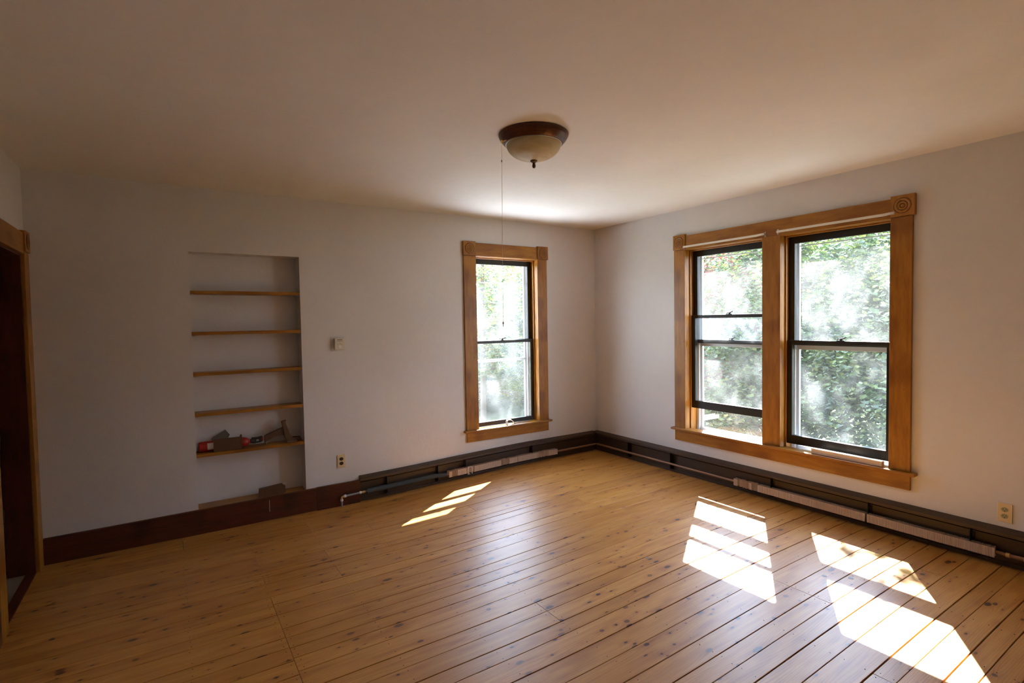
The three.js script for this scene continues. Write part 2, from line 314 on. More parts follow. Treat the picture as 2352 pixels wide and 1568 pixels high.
/** one double-hung unit: lx lower sash etc., Z towards the room */
function unit(parent, o) {
  const { x0, x1, sill, head, meet, lowerB, lowerT, topRail, bottomRail } = o, st = 0.05;
  const fr = (a) => grain(merged(a), 'y', 1, rnd(), rnd());
  // jamb boards lining the opening
  obj('jamb', fr([box(x0 - 0.02, x0, sill, head, -T + 0.01, 0.0, 0.001)]), MAT.fir, parent);
  obj('jamb', fr([box(x1, x1 + 0.02, sill, head, -T + 0.01, 0.0, 0.001)]), MAT.fir, parent);
  obj('head_jamb', grain(box(x0 - 0.02, x1 + 0.02, head, head + 0.018, -T + 0.01, 0.0, 0.001), 'x', 1, rnd(), rnd()), MAT.fir, parent);
  obj('stop_bead', fr([box(x0, x0 + 0.012, sill, head, -0.062, -0.046, 0.003)]), MAT.fir, parent);
  obj('stop_bead', fr([box(x1 - 0.012, x1, sill, head, -0.062, -0.046, 0.003)]), MAT.fir, parent);
  obj('stop_bead', grain(box(x0, x1, head - 0.012, head, -0.062, -0.046, 0.003), 'x', 1), MAT.fir, parent);
  // outer sill
  obj('outer_sill', sweep([[-0.06, sill], [-0.06, sill - 0.025], [-0.27, sill - 0.05], [-0.27, sill - 0.025]].reverse(), [x0 - 0.02, x1 + 0.02]), MAT.sillPaint, parent);
  const sash = (name, yb, yt, rb, rt, zf, pane) => {
    const s = obj(name, [box(x0 + 0.003, x0 + st, yb, yt, zf - 0.035, zf, 0.002), box(x1 - st, x1 - 0.003, yb, yt, zf - 0.035, zf, 0.002), box(x0 + st, x1 - st, yb, yb + rb, zf - 0.035, zf, 0.002), box(x0 + st, x1 - st, yt - rt, yt, zf - 0.035, zf, 0.002)], MAT.sash, parent);
    s.userData.label = 'black painted sash frame';
    const g = new THREE.PlaneGeometry(x1 - x0 - 2 * st + 0.01, yt - yb - rb - rt + 0.01); g.translate((x0 + x1) / 2, (yb + rb + yt - rt) / 2, zf - 0.02);
    obj('pane', g, pane, s).userData.label = 'dusty glass pane';
    return s;
  };
  const up = sash('upper_sash', meet, head - 0.004, 0.034, topRail, -0.1, o.paneU);
  const low = sash('lower_sash', lowerB, lowerT, bottomRail, 0.03, -0.064, o.paneL);
  const lock = (s, y, z) => { const cx = (x0 + x1) / 2 + o.lockShift; obj('sash_lock', [box(cx - 0.03, cx + 0.03, y, y + 0.005, z - 0.026, z - 0.004, 0.001), rod([cx, y + 0.004, z - 0.015], [cx, y + 0.017, z - 0.015], 0.011, 0.009), tube([[cx - 0.004, y + 0.016, z - 0.015], [cx + 0.018, y + 0.02, z - 0.008], [cx + 0.034, y + 0.026, z - 0.004]], 0.005, 8, 6), tube([[cx, y + 0.012, z - 0.016], [cx - 0.022, y + 0.015, z - 0.02], [cx - 0.034, y + 0.009, z - 0.022]], 0.004, 8, 6)], MAT.ironBlack, s); };
  lock(low, lowerT, -0.064);
  if (o.keeper) lock(up, meet + 0.034, -0.1);
  obj('drip_cap', box(x0 - 0.1, x1 + 0.1, 2.236, 2.262, -T - 0.1, -T, 0.003), MAT.sillPaint, parent);
  // storm window
  const sx0 = x0 + 0.002, sx1 = x1 - 0.002, sb = sill - 0.022, sr = o.stormRail;
  const storm = obj('storm_frame', [box(sx0, sx0 + 0.052, sb, head, -0.19, -0.165, 0.002), box(sx1 - 0.052, sx1, sb, head, -0.19, -0.165, 0.002), box(sx0, sx0 + 0.03, sb, head, -0.165, -0.145, 0.002), box(sx1 - 0.03, sx1, sb, head, -0.165, -0.145, 0.002),
    box(sx0 + 0.05, sx1 - 0.05, sb, sb + 0.045, -0.19, -0.15, 0.002), box(sx0 + 0.05, sx1 - 0.05, head - 0.03, head, -0.19, -0.165, 0.002), box(sx0 + 0.05, sx1 - 0.05, sr[0], sr[1], -0.188, -0.14, 0.002), box(sx0 + 0.05, sx1 - 0.05, o.stormTop - 0.008, o.stormTop, -0.186, -0.172, 0.001)], MAT.alu, parent);
  storm.userData.label = 'aluminium storm window frame';
  for (const [a, b] of [[sb + 0.045, sr[0]], [sr[1], o.stormTop - 0.008]]) { const g = new THREE.PlaneGeometry(sx1 - sx0 - 0.1, b - a); g.translate((sx0 + sx1) / 2, (a + b) / 2, -0.178); obj('storm_pane', g, PANE.storm, storm); }
  const sc = new THREE.PlaneGeometry(sx1 - sx0 - 0.1, sr[0] - sb - 0.045); sc.translate((sx0 + sx1) / 2, (sb + 0.045 + sr[0]) / 2, -0.187);
  obj('insect_screen', sc, screenMat, storm).userData.label = 'fine grey insect screen';
}
{
  // narrow window in the back wall
  const w = struct('window_1', 'narrow sash window with amber wood casing beside the room corner', 'window');
  const face = 0.021;
  obj('side_casing', grain(box(-1.716, -1.578, 0.494, 2.222, 0, face, 0.003), 'y', 1, 0.1, 0.2), MAT.fir, w);
  obj('side_casing', grain(box(-0.831, -0.706, 0.494, 2.222, 0, face, 0.003), 'y', 1, 0.6, 0.7), MAT.fir, w);
  obj('head_casing', grain(box(-1.584, -0.836, 2.221, 2.352, 0, face, 0.003), 'x', 1, 0.3, 0.15), MAT.fir, w);
  rosetteBlock(w, -1.652, 2.293, 0.139, 0.031); rosetteBlock(w, -0.762, 2.293, 0.139, 0.031);
  obj('stool', grain(box(-1.745, -0.675, 0.474, 0.494, -0.065, 0.05, 0.006), 'x', 1, 0.2, 0.5), MAT.fir, w);
  obj('apron', grain(box(-1.712, -0.707, 0.375, 0.474, 0, 0.019, 0.003), 'x', 1, 0.45, 0.8), MAT.fir, w);
  unit(w, { x0: -1.580, x1: -0.829, sill: 0.474, head: 2.217, meet: 1.345, lowerB: 0.495, lowerT: 1.374, topRail: 0.056, bottomRail: 0.045, paneU: PANE.upper, paneL: PANE.lower, stormRail: [1.147, 1.173], stormTop: 1.985, lockShift: -0.02 });
}
{
  // pair of windows in the right wall; X runs along world z
  const w = struct('window_2', 'pair of sash windows sharing one amber wood casing', 'window', -Math.PI / 2), face = 0.021;
  obj('side_casing', grain(box(1.160, 1.288, 0.509, 2.222, 0, face, 0.003), 'y', 1, 0.15, 0.3), MAT.fir, w);
  obj('mullion_casing', grain(box(2.068, 2.224, 0.509, 2.222, 0, face, 0.003), 'y', 1, 0.5, 0.62), MAT.fir, w);
  obj('side_casing', grain(box(2.995, 3.123, 0.509, 2.222, 0, face, 0.003), 'y', 1, 0.85, 0.9), MAT.fir, w);
  obj('head_casing', grain(box(1.298, 2.998, 2.217, 2.350, 0, face, 0.003), 'x', 1, 0.7, 0.4), MAT.fir, w);
  rosetteBlock(w, 1.228, 2.294, 0.14, 0.031); rosetteBlock(w, 3.067, 2.294, 0.14, 0.031);
  obj('stool', grain(box(1.135, 3.160, 0.488, 0.509, -0.065, 0.055, 0.006), 'x', 1, 0.25, 0.33), MAT.fir, w);
  obj('apron', grain(box(1.160, 3.123, 0.384, 0.488, 0, 0.019, 0.003), 'x', 1, 0.05, 0.1), MAT.fir, w);
  unit(w, { x0: 1.288, x1: 2.068, sill: 0.488, head: 2.215, meet: 1.330, lowerB: 0.708, lowerT: 1.597, topRail: 0.056, bottomRail: 0.072, paneU: PANE.upperB, paneL: PANE.lower, stormRail: [1.300, 1.350], stormTop: 2.142, lockShift: 0.02, keeper: true });
  unit(w, { x0: 2.224, x1: 2.995, sill: 0.488, head: 2.215, meet: 1.336, lowerB: 0.535, lowerT: 1.377, topRail: 0.056, bottomRail: 0.072, paneU: PANE.upperB, paneL: PANE.lower, stormRail: [1.300, 1.350], stormTop: 2.142, lockShift: 0.03 });
}
{
  // doorway in the left wall
  const d = struct('door_1', 'open dark wooden doorway with amber casing by the room corner', 'door', Math.PI / 2);
  d.position.x = -L;                                  // local X = -world z, local Z = +world x
  obj('side_casing', grain(box(-0.127, -0.006, 0, 2.06, 0, 0.021, 0.003), 'y', 1, 0.2, 0.35), MAT.fir, d);
  obj('side_casing', grain(box(-1.05, -0.928, 0, 2.06, 0, 0.021, 0.003), 'y', 1, 0.4, 0.55), MAT.fir, d);
  obj('head_casing', grain(box(-0.928, -0.14, 2.045, 2.178, 0, 0.021, 0.003), 'x', 1, 0.6, 0.4), MAT.fir, d);
  rosetteBlock(d, -0.072, 2.128, 0.132, 0.031); rosetteBlock(d, -0.99, 2.128, 0.132, 0.031);
  obj('jamb', grain(box(-0.138, -0.106, 0, 2.046, -0.134, 0.0, 0.001), 'y', 1, 0.1), MAT.dark, d);
  obj('jamb', grain(box(-0.949, -0.918, 0, 2.046, -0.134, 0.0, 0.001), 'y', 1, 0.3), MAT.dark, d);
  obj('head_jamb', grain(box(-0.918, -0.138, 2.032, 2.056, -0.134, 0.0, 0.001), 'x', 1), MAT.dark, d);
  obj('threshold', grain(box(-0.93, -0.125, -0.01, 0.008, -0.05, 0.002, 0.003), 'x', 1), MAT.dark, d);
  const leaf = obj('door_leaf', grain(merged([box(-0.182, -0.144, 0.012, 2.03, -0.92, -0.805, 0.002), box(-0.182, -0.144, 0.012, 2.03, -0.255, -0.14, 0.002), box(-0.182, -0.144, 0.012, 0.24, -0.805, -0.255, 0.002), box(-0.182, -0.144, 1.90, 2.03, -0.805, -0.255, 0.002), box(-0.182, -0.144, 0.86, 1.02, -0.805, -0.255, 0.002), box(-0.170, -0.156, 0.24, 1.90, -0.805, -0.255, 0)]), 'y', 1, 0.2), std(rgb(0.20, 0.06, 0.028), 0.4), d);
  leaf.userData.label = 'dark panelled door swung into the hallway';
  for (const y of [0.35, 1.1, 1.8]) obj('hinge', rod([-0.1385, y, -0.1385], [-0.1385, y + 0.09, -0.1385], 0.007), MAT.ironBlack, d);
}

// ---------------------------------------------------------------- niche shelves and what lies on them
{
  const X0 = -4.009, X1 = -3.2365;
  const rows = [[1.838, 'topmost varnished shelf board in the wall niche'], [1.528, 'second varnished shelf board from the top of the niche'], [1.219, 'third varnished shelf board from the top of the niche'], [0.911, 'empty varnished niche shelf above the one holding the red extinguisher'], [0.600, 'varnished niche shelf holding the red extinguisher']];
  rows.forEach(([y, label], i) => {
    const s = thing('shelf_board', label, 'shelf', [(X0 + X1) / 2, y - 0.025, -0.071], 0, 'shelf boards in the niche');
    const w = (X1 - X0) / 2;
    obj('board', grain(box(-w, w, 0, 0.025, -0.070, 0.066, 0.002), 'x', 1, i * 0.21, i * 0.37), MAT.fir, s);
    for (const k of [-1, 1]) obj('shelf_peg', rod([k * (w - 0.001), -0.004, 0.045], [k * (w - 0.022), -0.004, 0.045], 0.004), MAT.steel, s);
  });
  const n = thing('niche_base_board', 'scuffed brown board closing the bottom of the niche', 'shelf', [0, 0.15, 0]);
  obj('board', grain(box(X0, X1, 0, 0.038, -0.141, 0.012, 0.004), 'x', 1, 0.8, 0.3), MAT.fir, n);
}
{
  const e = thing('fire_extinguisher', 'small red fire extinguisher lying on the niche shelf', 'extinguisher', [-3.815, 0.6005, -0.074]);
  const turn = (g) => { g.rotateZ(-Math.PI / 2); g.translate(0, 0.041, 0); return g; };
  obj('cylinder', turn(lathe([[0, -0.178], [0.034, -0.178], [0.039, -0.172], [0.040, -0.165], [0.040, 0.115], [0.0385, 0.135], [0.034, 0.153], [0.026, 0.168], [0.016, 0.177], [0.013, 0.181], [0, 0.181]], 32)), MAT.red, e);
  const lab = new THREE.CylinderGeometry(0.0404, 0.0404, 0.09, 16, 1, true, -0.6, 1.35); lab.rotateY(-0.2);
  obj('sticker', turn(lab.toNonIndexed()).translate(-0.075, 0, 0), MAT.labelWhite, e).userData.label = 'white paper label';
  obj('valve', [turn(lathe([[0, 0.178], [0.015, 0.178], [0.017, 0.185], [0.017, 0.205], [0.012, 0.215], [0, 0.215]], 20)), box(0.19, 0.268, 0.05, 0.068, -0.012, 0.012, 0.004), box(0.188, 0.262, 0.022, 0.034, -0.010, 0.010, 0.004), box(0.2, 0.225, 0.02, 0.06, -0.011, 0.011, 0.004), box(0.245, 0.272, 0.028, 0.072, -0.014, 0.014, 0.006)], MAT.ironBlack, e).userData.label = 'black plastic valve and grips';
  obj('safety_pin', box(0.262, 0.2745, 0.036, 0.062, -0.009, 0.0155, 0.003), MAT.red, e);
}
const poly = (pts, depth, bevel = 0.001) => { const g = new THREE.ExtrudeGeometry(new THREE.Shape(pts.map((p) => new THREE.Vector2(...p))), { depth, bevelEnabled: bevel > 0, bevelSize: bevel, bevelThickness: bevel, bevelSegments: 1 }); return g; };
{
  const c = thing('heater_end_cover', 'brown heater end cover standing before the extinguisher', 'heater cover', [-3.797, 0.6002, -0.02]);
  obj('front_plate', box(-0.098, 0.086, 0, 0.098, -0.004, 0, 0.001), MAT.brownMetal, c);
  obj('side_plate', poly([[0.086, 0], [0.098, 0], [0.098, 0.112], [0.088, 0.112], [0.086, 0.1]], 0.012).translate(0, 0, -0.013), MAT.brownMetal, c);
  const b = thing('heater_corner_cover', 'bent grey-brown cover propped behind the extinguisher', 'heater cover', [-3.84, 0.6002, -0.122]);
  obj('plate', poly([[-0.06, 0.04], [0.03, 0.04], [0.065, 0.105], [0.035, 0.148], [0.028, 0.142], [-0.06, 0.09]], 0.006), std(rgb(0.16, 0.13, 0.11), 0.5), b);
  obj('foot', box(-0.06, 0.03, 0, 0.042, 0, 0.007, 0.001), MAT.brownMetal, b);
  const y = thing('heater_wall_bracket', 'brown forked metal bracket at the end of the niche shelf', 'bracket', [-3.387, 0.6004, -0.085]);
  obj('arm', poly([[-0.143, 0.030], [-0.143, 0.072], [0.0, 0.124], [0.012, 0.112], [0.012, 0.062], [-0.012, 0.066], [-0.05, 0.062], [-0.085, 0.05], [-0.135, 0.022]], 0.03), MAT.brownMetal, y);
  obj('upright', poly([[-0.008, 0.176], [0.020, 0.182], [0.020, 0.176], [0.012, 0.172], [0.046, 0.066], [0.066, 0.035], [0.128, 0.03], [0.135, 0.018], [0.125, 0.012], [0.055, 0.0015], [0.026, 0.008], [0.008, 0.052], [0.002, 0.11], [-0.010, 0.168]], 0.045), MAT.brownMetal, y);
  obj('shelf_foot', box(0.03, 0.1, 0, 0.004, -0.01, 0.05, 0.001), MAT.steel, y);
  obj('leg', box(-0.143, -0.136, 0, 0.03, 0.004, 0.026, 0.001), MAT.brownMetal, y);
  const p = thing('heater_trim_piece', 'brown sheet metal offcut with a torn end on the niche bottom board', 'metal offcut', [-3.49, 0.1885, -0.045]);
  obj('plate', poly([[-0.102, 0.002], [-0.096, 0.066], [0.072, 0.080], [0.096, 0.062], [0.098, 0.012], [0.09, 0.002]], 0.03), MAT.brownMetal, p);
  obj('torn_tab', [box(0.078, 0.094, 0.07, 0.1, 0.01, 0.013, 0.0005), box(0.082, 0.106, 0.066, 0.078, 0.013, 0.02, 0.001)], MAT.steel, p);
}

// ---------------------------------------------------------------- wall fittings
{
  const t = thing('thermostat', 'small off-white thermostat on a pale wall plate', 'thermostat', [-2.939, 1.336, 0]);
  obj('wall_plate', box(-0.06, 0.06, 0, 0.123, 0, 0.005, 0.002), std(rgb(0.66, 0.65, 0.66), 0.5), t);
  const b = obj('body', box(-0.036, 0.044, 0.014, 0.113, 0.005, 0.036, 0.005), std(rgb(0.66, 0.60, 0.47), 0.45), t);
  obj('display_slot', box(-0.014, 0.028, 0.1, 0.1035, 0.0355, 0.0368, 0.0003), MAT.brownPlastic, b);
  obj('scale_panel', box(-0.012, 0.026, 0.086, 0.097, 0.0355, 0.0366, 0.0004), std(rgb(0.42, 0.38, 0.3), 0.5), b);
  for (let k = -3; k <= 3; k++) { const a = k * 0.33, g = box(-0.001, 0.001, 0, 0.005, 0.0355, 0.0366, 0); g.translate(0, 0.0185, 0); g.rotateZ(-a); g.translate(0.006, 0.046, 0); obj('scale_mark', g, MAT.brownPlastic, b); }
  const d = new THREE.CylinderGeometry(0.0125, 0.0135, 0.007, 28); d.rotateX(Math.PI / 2); d.translate(0.006, 0.04, 0.039);
  obj('dial', d, MAT.whitePlastic, b);
  obj('side_lever', box(-0.0395, -0.0355, 0.05, 0.09, 0.014, 0.022, 0.001), MAT.whitePlastic, b);
}
function outlet(label, pos, turn, face, slotM) {
  const o = thing('wall_outlet', label, 'outlet', pos, turn, 'wall outlets');
  obj('cover_plate', box(-0.035, 0.035, 0, 0.114, 0, 0.006, 0.0028), MAT.ivory, o);
  for (const y of [0.0375, 0.0765]) {
    const g = new THREE.CylinderGeometry(0.0172, 0.0172, 0.004, 28); g.rotateX(Math.PI / 2); g.scale(1, 0.84, 1); g.translate(0, y, 0.0065);
    const r = obj('receptacle', g, face, o);
    obj('slot', box(-0.0078, -0.0055, y - 0.001, y + 0.008, 0.0082, 0.0089, 0), slotM, r);
    obj('slot', box(0.0055, 0.0078, y - 0.001, y + 0.007, 0.0082, 0.0089, 0), slotM, r);
    const q = new THREE.CylinderGeometry(0.0026, 0.0026, 0.0008, 12); q.rotateX(Math.PI / 2); q.translate(0, y - 0.0075, 0.0086); obj('slot', q, slotM, r);
  }
  obj('screw', rod([0, 0.057, 0.005], [0, 0.057, 0.0072], 0.003), MAT.brass, o);
}
outlet('ivory wall outlet with dark brown sockets under the thermostat', [-2.940, 0.3285, 0], 0, MAT.brownPlastic, MAT.slot);
outlet('ivory wall outlet with pale sockets above the heater past the pair of windows', [0, 0.3165, 3.600], -Math.PI / 2, MAT.greenish, MAT.slot);

// ---------------------------------------------------------------- baseboard heaters with their covers off
function heater(label, turn, x0, x1, p0, p1, fins, brackets, floorAt, extras) {
  const o = thing('baseboard_heater', label, 'heater', [0, 0, 0], turn, 'open baseboard heaters');
  const xs = steps(x0, x1, 16), lift = floorAt;
  const sw = (prof) => sweep(prof, xs, lift);
  obj('back_panel', sweep([[0, 0.002], [0.006, 0.002], [0.006, 0.222], [0, 0.222]], steps(p0, p1, 16), lift), MAT.heater, o);
  obj('top_lip', sw([[0, 0.219], [0.054, 0.204], [0.056, 0.192], [0.0595, 0.192], [0.058, 0.209], [0.004, 0.2285], [0, 0.2285]]), MAT.heater, o).userData.label = 'thin brown metal hood';
  obj('damper_rail', sw([[0.005, 0.166], [0.014, 0.163], [0.014, 0.168], [0.005, 0.172]]), MAT.heater, o);
  obj('floor_lip', sw([[0.005, 0.002], [0.018, 0.002], [0.018, 0.024], [0.014, 0.024], [0.014, 0.006], [0.005, 0.006]]), MAT.heater, o);
  for (const b of brackets) { const y = lift(b); obj('bracket', [box(b - 0.014, b + 0.014, y + 0.026, y + 0.2, 0.006, 0.012, 0.001), box(b - 0.002, b + 0.002, y + 0.03, y + 0.2, 0.01, 0.05, 0.0005), box(b - 0.012, b + 0.012, y + 0.03, y + 0.044, 0.01, 0.052, 0.001)], MAT.heaterDark, o); }
  // finned tube
  const r = rngOf(Math.round(x1 * 100) + 5), list = [], unitFin = new THREE.BoxGeometry(0.0007, 0.058, 0.05).toNonIndexed();
  for (let x = fins[0]; x < fins[1]; x += 0.0062) {
    if (fins[2].some(([a, b]) => x > a && x < b)) continue;
    const bad = fins[3].some((c) => Math.abs(x - c) < 0.03), g = unitFin.clone();
    g.rotateY((r() - 0.5) * (bad ? 1.1 : 0.16)); g.rotateZ((r() - 0.5) * (bad ? 0.5 : 0.05));
    g.translate(x, lift(x) + 0.081 + (r() - 0.5) * (bad ? 0.006 : 0.001), 0.047);
    list.push(g);
    if (!bad) { const f = new THREE.BoxGeometry(0.0044, 0.0575, 0.0006).toNonIndexed(); f.translate(x + 0.003, lift(x) + 0.081, 0.0708 + (r() - 0.5) * 0.0008); list.push(f); }
  }
  const f = obj('fin_stack', list, MAT.fin, o); f.userData.kind = 'stuff'; f.userData.label = 'copper-tinted metal fins packed on the pipe';
  extras(o);
  return o;
}
heater('brown open baseboard heater under the narrow window', 0, -2.792, -0.062, -2.792, -0.0075, [-1.945, -0.632, [[-1.748, -1.742], [-1.16, -1.152], [-0.765, -0.757]], [-1.885, -1.70, -1.33, -1.29, -0.86, -0.80]], [-2.55, -2.05, -1.75, -0.95], (x) => rise(x) - 0.001 + 0.004, (o) => {
  const pts = (a, b, n, y) => steps(a, b, n).map((x) => [x, rise(x) + y, 0.047]);
  obj('copper_pipe', tube(pts(-1.97, -1.94, 3, 0.081), 0.011, 6, 10), MAT.copper, o);
  obj('copper_pipe', tube(pts(-0.635, -0.06, 6, 0.081), 0.011, 12, 10), MAT.copper, o);
  obj('pipe_insulation', tube([[-2.735, 0.096, 0.047], [-2.4, 0.106, 0.047], [-2.1, 0.116, 0.047], [-1.965, rise(-1.965) + 0.081, 0.047]], 0.021, 20, 14), MAT.foam, o).userData.label = 'dark slate foam pipe sleeve';
  const y = rise(-1.72) + 0.045; obj('hanger_clip', [box(-1.748, -1.742, y, y + 0.075, 0.074, 0.08, 0.0008), box(-1.702, -1.696, y, y + 0.075, 0.074, 0.08, 0.0008), box(-1.748, -1.696, y + 0.069, y + 0.075, 0.074, 0.08, 0.0008), box(-1.748, -1.722, y, y + 0.005, 0.074, 0.08, 0.0008)], MAT.whitePlastic, o);
});
heater('brown open baseboard heater under the pair of windows', -Math.PI / 2, 0.008, 5.30, 0.0, 5.30, [1.838, 3.572, [[2.872, 2.880]], [1.905, 1.93, 1.95, 2.03]], [0.55, 1.12, 2.16, 2.88, 3.45], () => 0.057, (o) => {
  for (const [a, b] of [[0.05, 1.84], [3.572, 5.3]]) obj('copper_pipe', rod([a, 0.138, 0.047], [b, 0.138, 0.047], 0.011), MAT.copper, o);
  for (const x of [3.62, 3.70]) obj('pipe_coupling', rod([x, 0.138, 0.047], [x + 0.016, 0.138, 0.047], 0.0145), MAT.brass, o);
});
{
  const p = thing('supply_pipe', 'grey plastic supply pipe rising from the floor into the heater', 'pipe', [-2.958, rise(-2.958), 0.05]);
  obj('riser', rod([0, 0, 0], [0, 0.06, 0], 0.0085), MAT.pex, p);
  obj('elbow', [tube([[0, 0.058, 0], [0, 0.08, 0], [0.008, 0.089, 0], [0.026, 0.09, 0]], 0.0088, 12, 10)], MAT.brass, p);
  obj('clamp_ring', rod([0, 0.052, 0], [0, 0.068, 0], 0.0125), MAT.whitePlastic, p);
  obj('clamp_ring', rod([0.02, 0.09, 0], [0.038, 0.0905, 0], 0.0125), MAT.whitePlastic, p);
  obj('run', rod([0.03, 0.09, 0], [0.165, 0.094, -0.001], 0.0085), MAT.pex, p);
  obj('clamp_ring', rod([0.155, 0.0937, -0.001], [0.172, 0.0942, -0.001], 0.0125), MAT.whitePlastic, p);
  obj('brass_fitting', [rod([0.17, 0.0942, -0.001], [0.225, 0.096, -0.003], 0.009), rod([0.185, 0.0946, -0.0015], [0.196, 0.0949, -0.0015], 0.0122, 0.0122, 6)], MAT.brass, p);
  obj('copper_end', [rod([0.205, 0.0953, -0.002], [0.222, 0.096, -0.003], 0.0112)], MAT.copper, p);
}

// ---------------------------------------------------------------- on and above the windows
function curtainRod(label, z0, z1, y, bendAtEnd) {
  const o = thing('curtain_rod', label, 'curtain rod', [0, y, 0], -Math.PI / 2, 'curtain rods over the pair of windows');
  const pts = [[z0, 0, 0.022], [z0, 0, 0.040], [z0 + 0.006, 0, 0.050], [z0 + 0.03, 0, 0.054], [(z0 + z1) / 2, 0, 0.054], [z1 - 0.06, 0, 0.053], [z1 - 0.02, 0.004, 0.046], [z1, 0.006, 0.034], [z1, 0.006, 0.022]];
  const c = new THREE.CatmullRomCurve3(pts.map((p) => new THREE.Vector3(...p)), false, 'catmullrom', 0.1), sh = new THREE.Shape([[-0.001, -0.0085], [0.001, -0.0085], [0.001, 0.0085], [-0.001, 0.0085]].map((p) => new THREE.Vector2(...p)));
  // flat rod: a strip swept along the path
  const n = 60, pos = [];
  const at = (i) => c.getPoint(i / n), w = 0.0085, t = 0.0025;
  for (let i = 0; i < n; i++) {
    const A = at(i), B = at(i + 1), T1 = B.clone().sub(A).normalize(), N = new THREE.Vector3().crossVectors(T1, new THREE.Vector3(0, 1, 0)).normalize().multiplyScalar(t);
    const q = (P, s, u) => [P.x + N.x * s, P.y + u * w, P.z + N.z * s], quad = (a, b, d, e) => pos.push(...a, ...b, ...d, ...a, ...d, ...e);
    quad(q(A, 1, -1), q(B, 1, -1), q(B, 1, 1), q(A, 1, 1)); quad(q(A, -1, 1), q(B, -1, 1), q(B, -1, -1), q(A, -1, -1));
    quad(q(A, 1, 1), q(B, 1, 1), q(B, -1, 1), q(A, -1, 1)); quad(q(A, -1, -1), q(B, -1, -1), q(B, 1, -1), q(A, 1, -1));
  }
  const g = new THREE.BufferGeometry(); g.setAttribute('position', new THREE.Float32BufferAttribute(pos, 3)); g.setAttribute('uv', new THREE.Float32BufferAttribute(new Float32Array(pos.length / 3 * 2), 2)); g.computeVertexNormals();
  obj('rod', g, MAT.whitePlastic, o);
  for (const z of [z0, z1]) obj('bracket', [box(z - 0.006, z + 0.006, -0.02, 0.024, 0.0215, 0.0235, 0.0006), box(z - 0.0025, z + 0.0025, -0.004, 0.01, 0.022, 0.04, 0.0006)], MAT.steel, o);
}
curtainRod('white flat curtain rod above the partly raised window', 1.288, 2.098, 2.241);
curtainRod('white flat curtain rod above the window with the wood block', 2.205, 3.020, 2.246);
{
  const b = thing('wood_block', 'pale unfinished wood stick on the window stool', 'wood block', [-0.004, 0.509, 2.715], -Math.PI / 2 - 0.012);
  obj('block', grain(box(-0.243, 0.243, 0, 0.04, -0.02, 0.02, 0.003), 'x', 4, 0.3, 0.6), MAT.palePine, b);
  const k = thing('metal_clip', 'loose bent steel clip on the narrow window stool', 'metal clip', [-1.205, 0.494, -0.005], 0.25);
  obj('strap', [tube([[-0.045, 0.003, 0.02], [-0.03, 0.01, 0.012], [-0.028, 0.04, -0.005], [-0.03, 0.044, -0.01], [0.03, 0.042, -0.014], [0.036, 0.041, -0.01], [0.07, 0.008, 0.014]], 0.004, 30, 8), box(-0.042, -0.012, 0.001, 0.042, -0.01, -0.006, 0.001)], MAT.steel, k);
  obj('base', box(-0.03, 0.04, 0, 0.004, -0.01, 0.02, 0.001), MAT.steel, k);
  obj('rubber_foot', rod([-0.045, 0, 0.02], [-0.045, 0.009, 0.02], 0.008), MAT.ironBlack, k);
  obj('rubber_foot', rod([0.07, 0, 0.014], [0.07, 0.01, 0.014], 0.007), MAT.ironBlack, k);
}

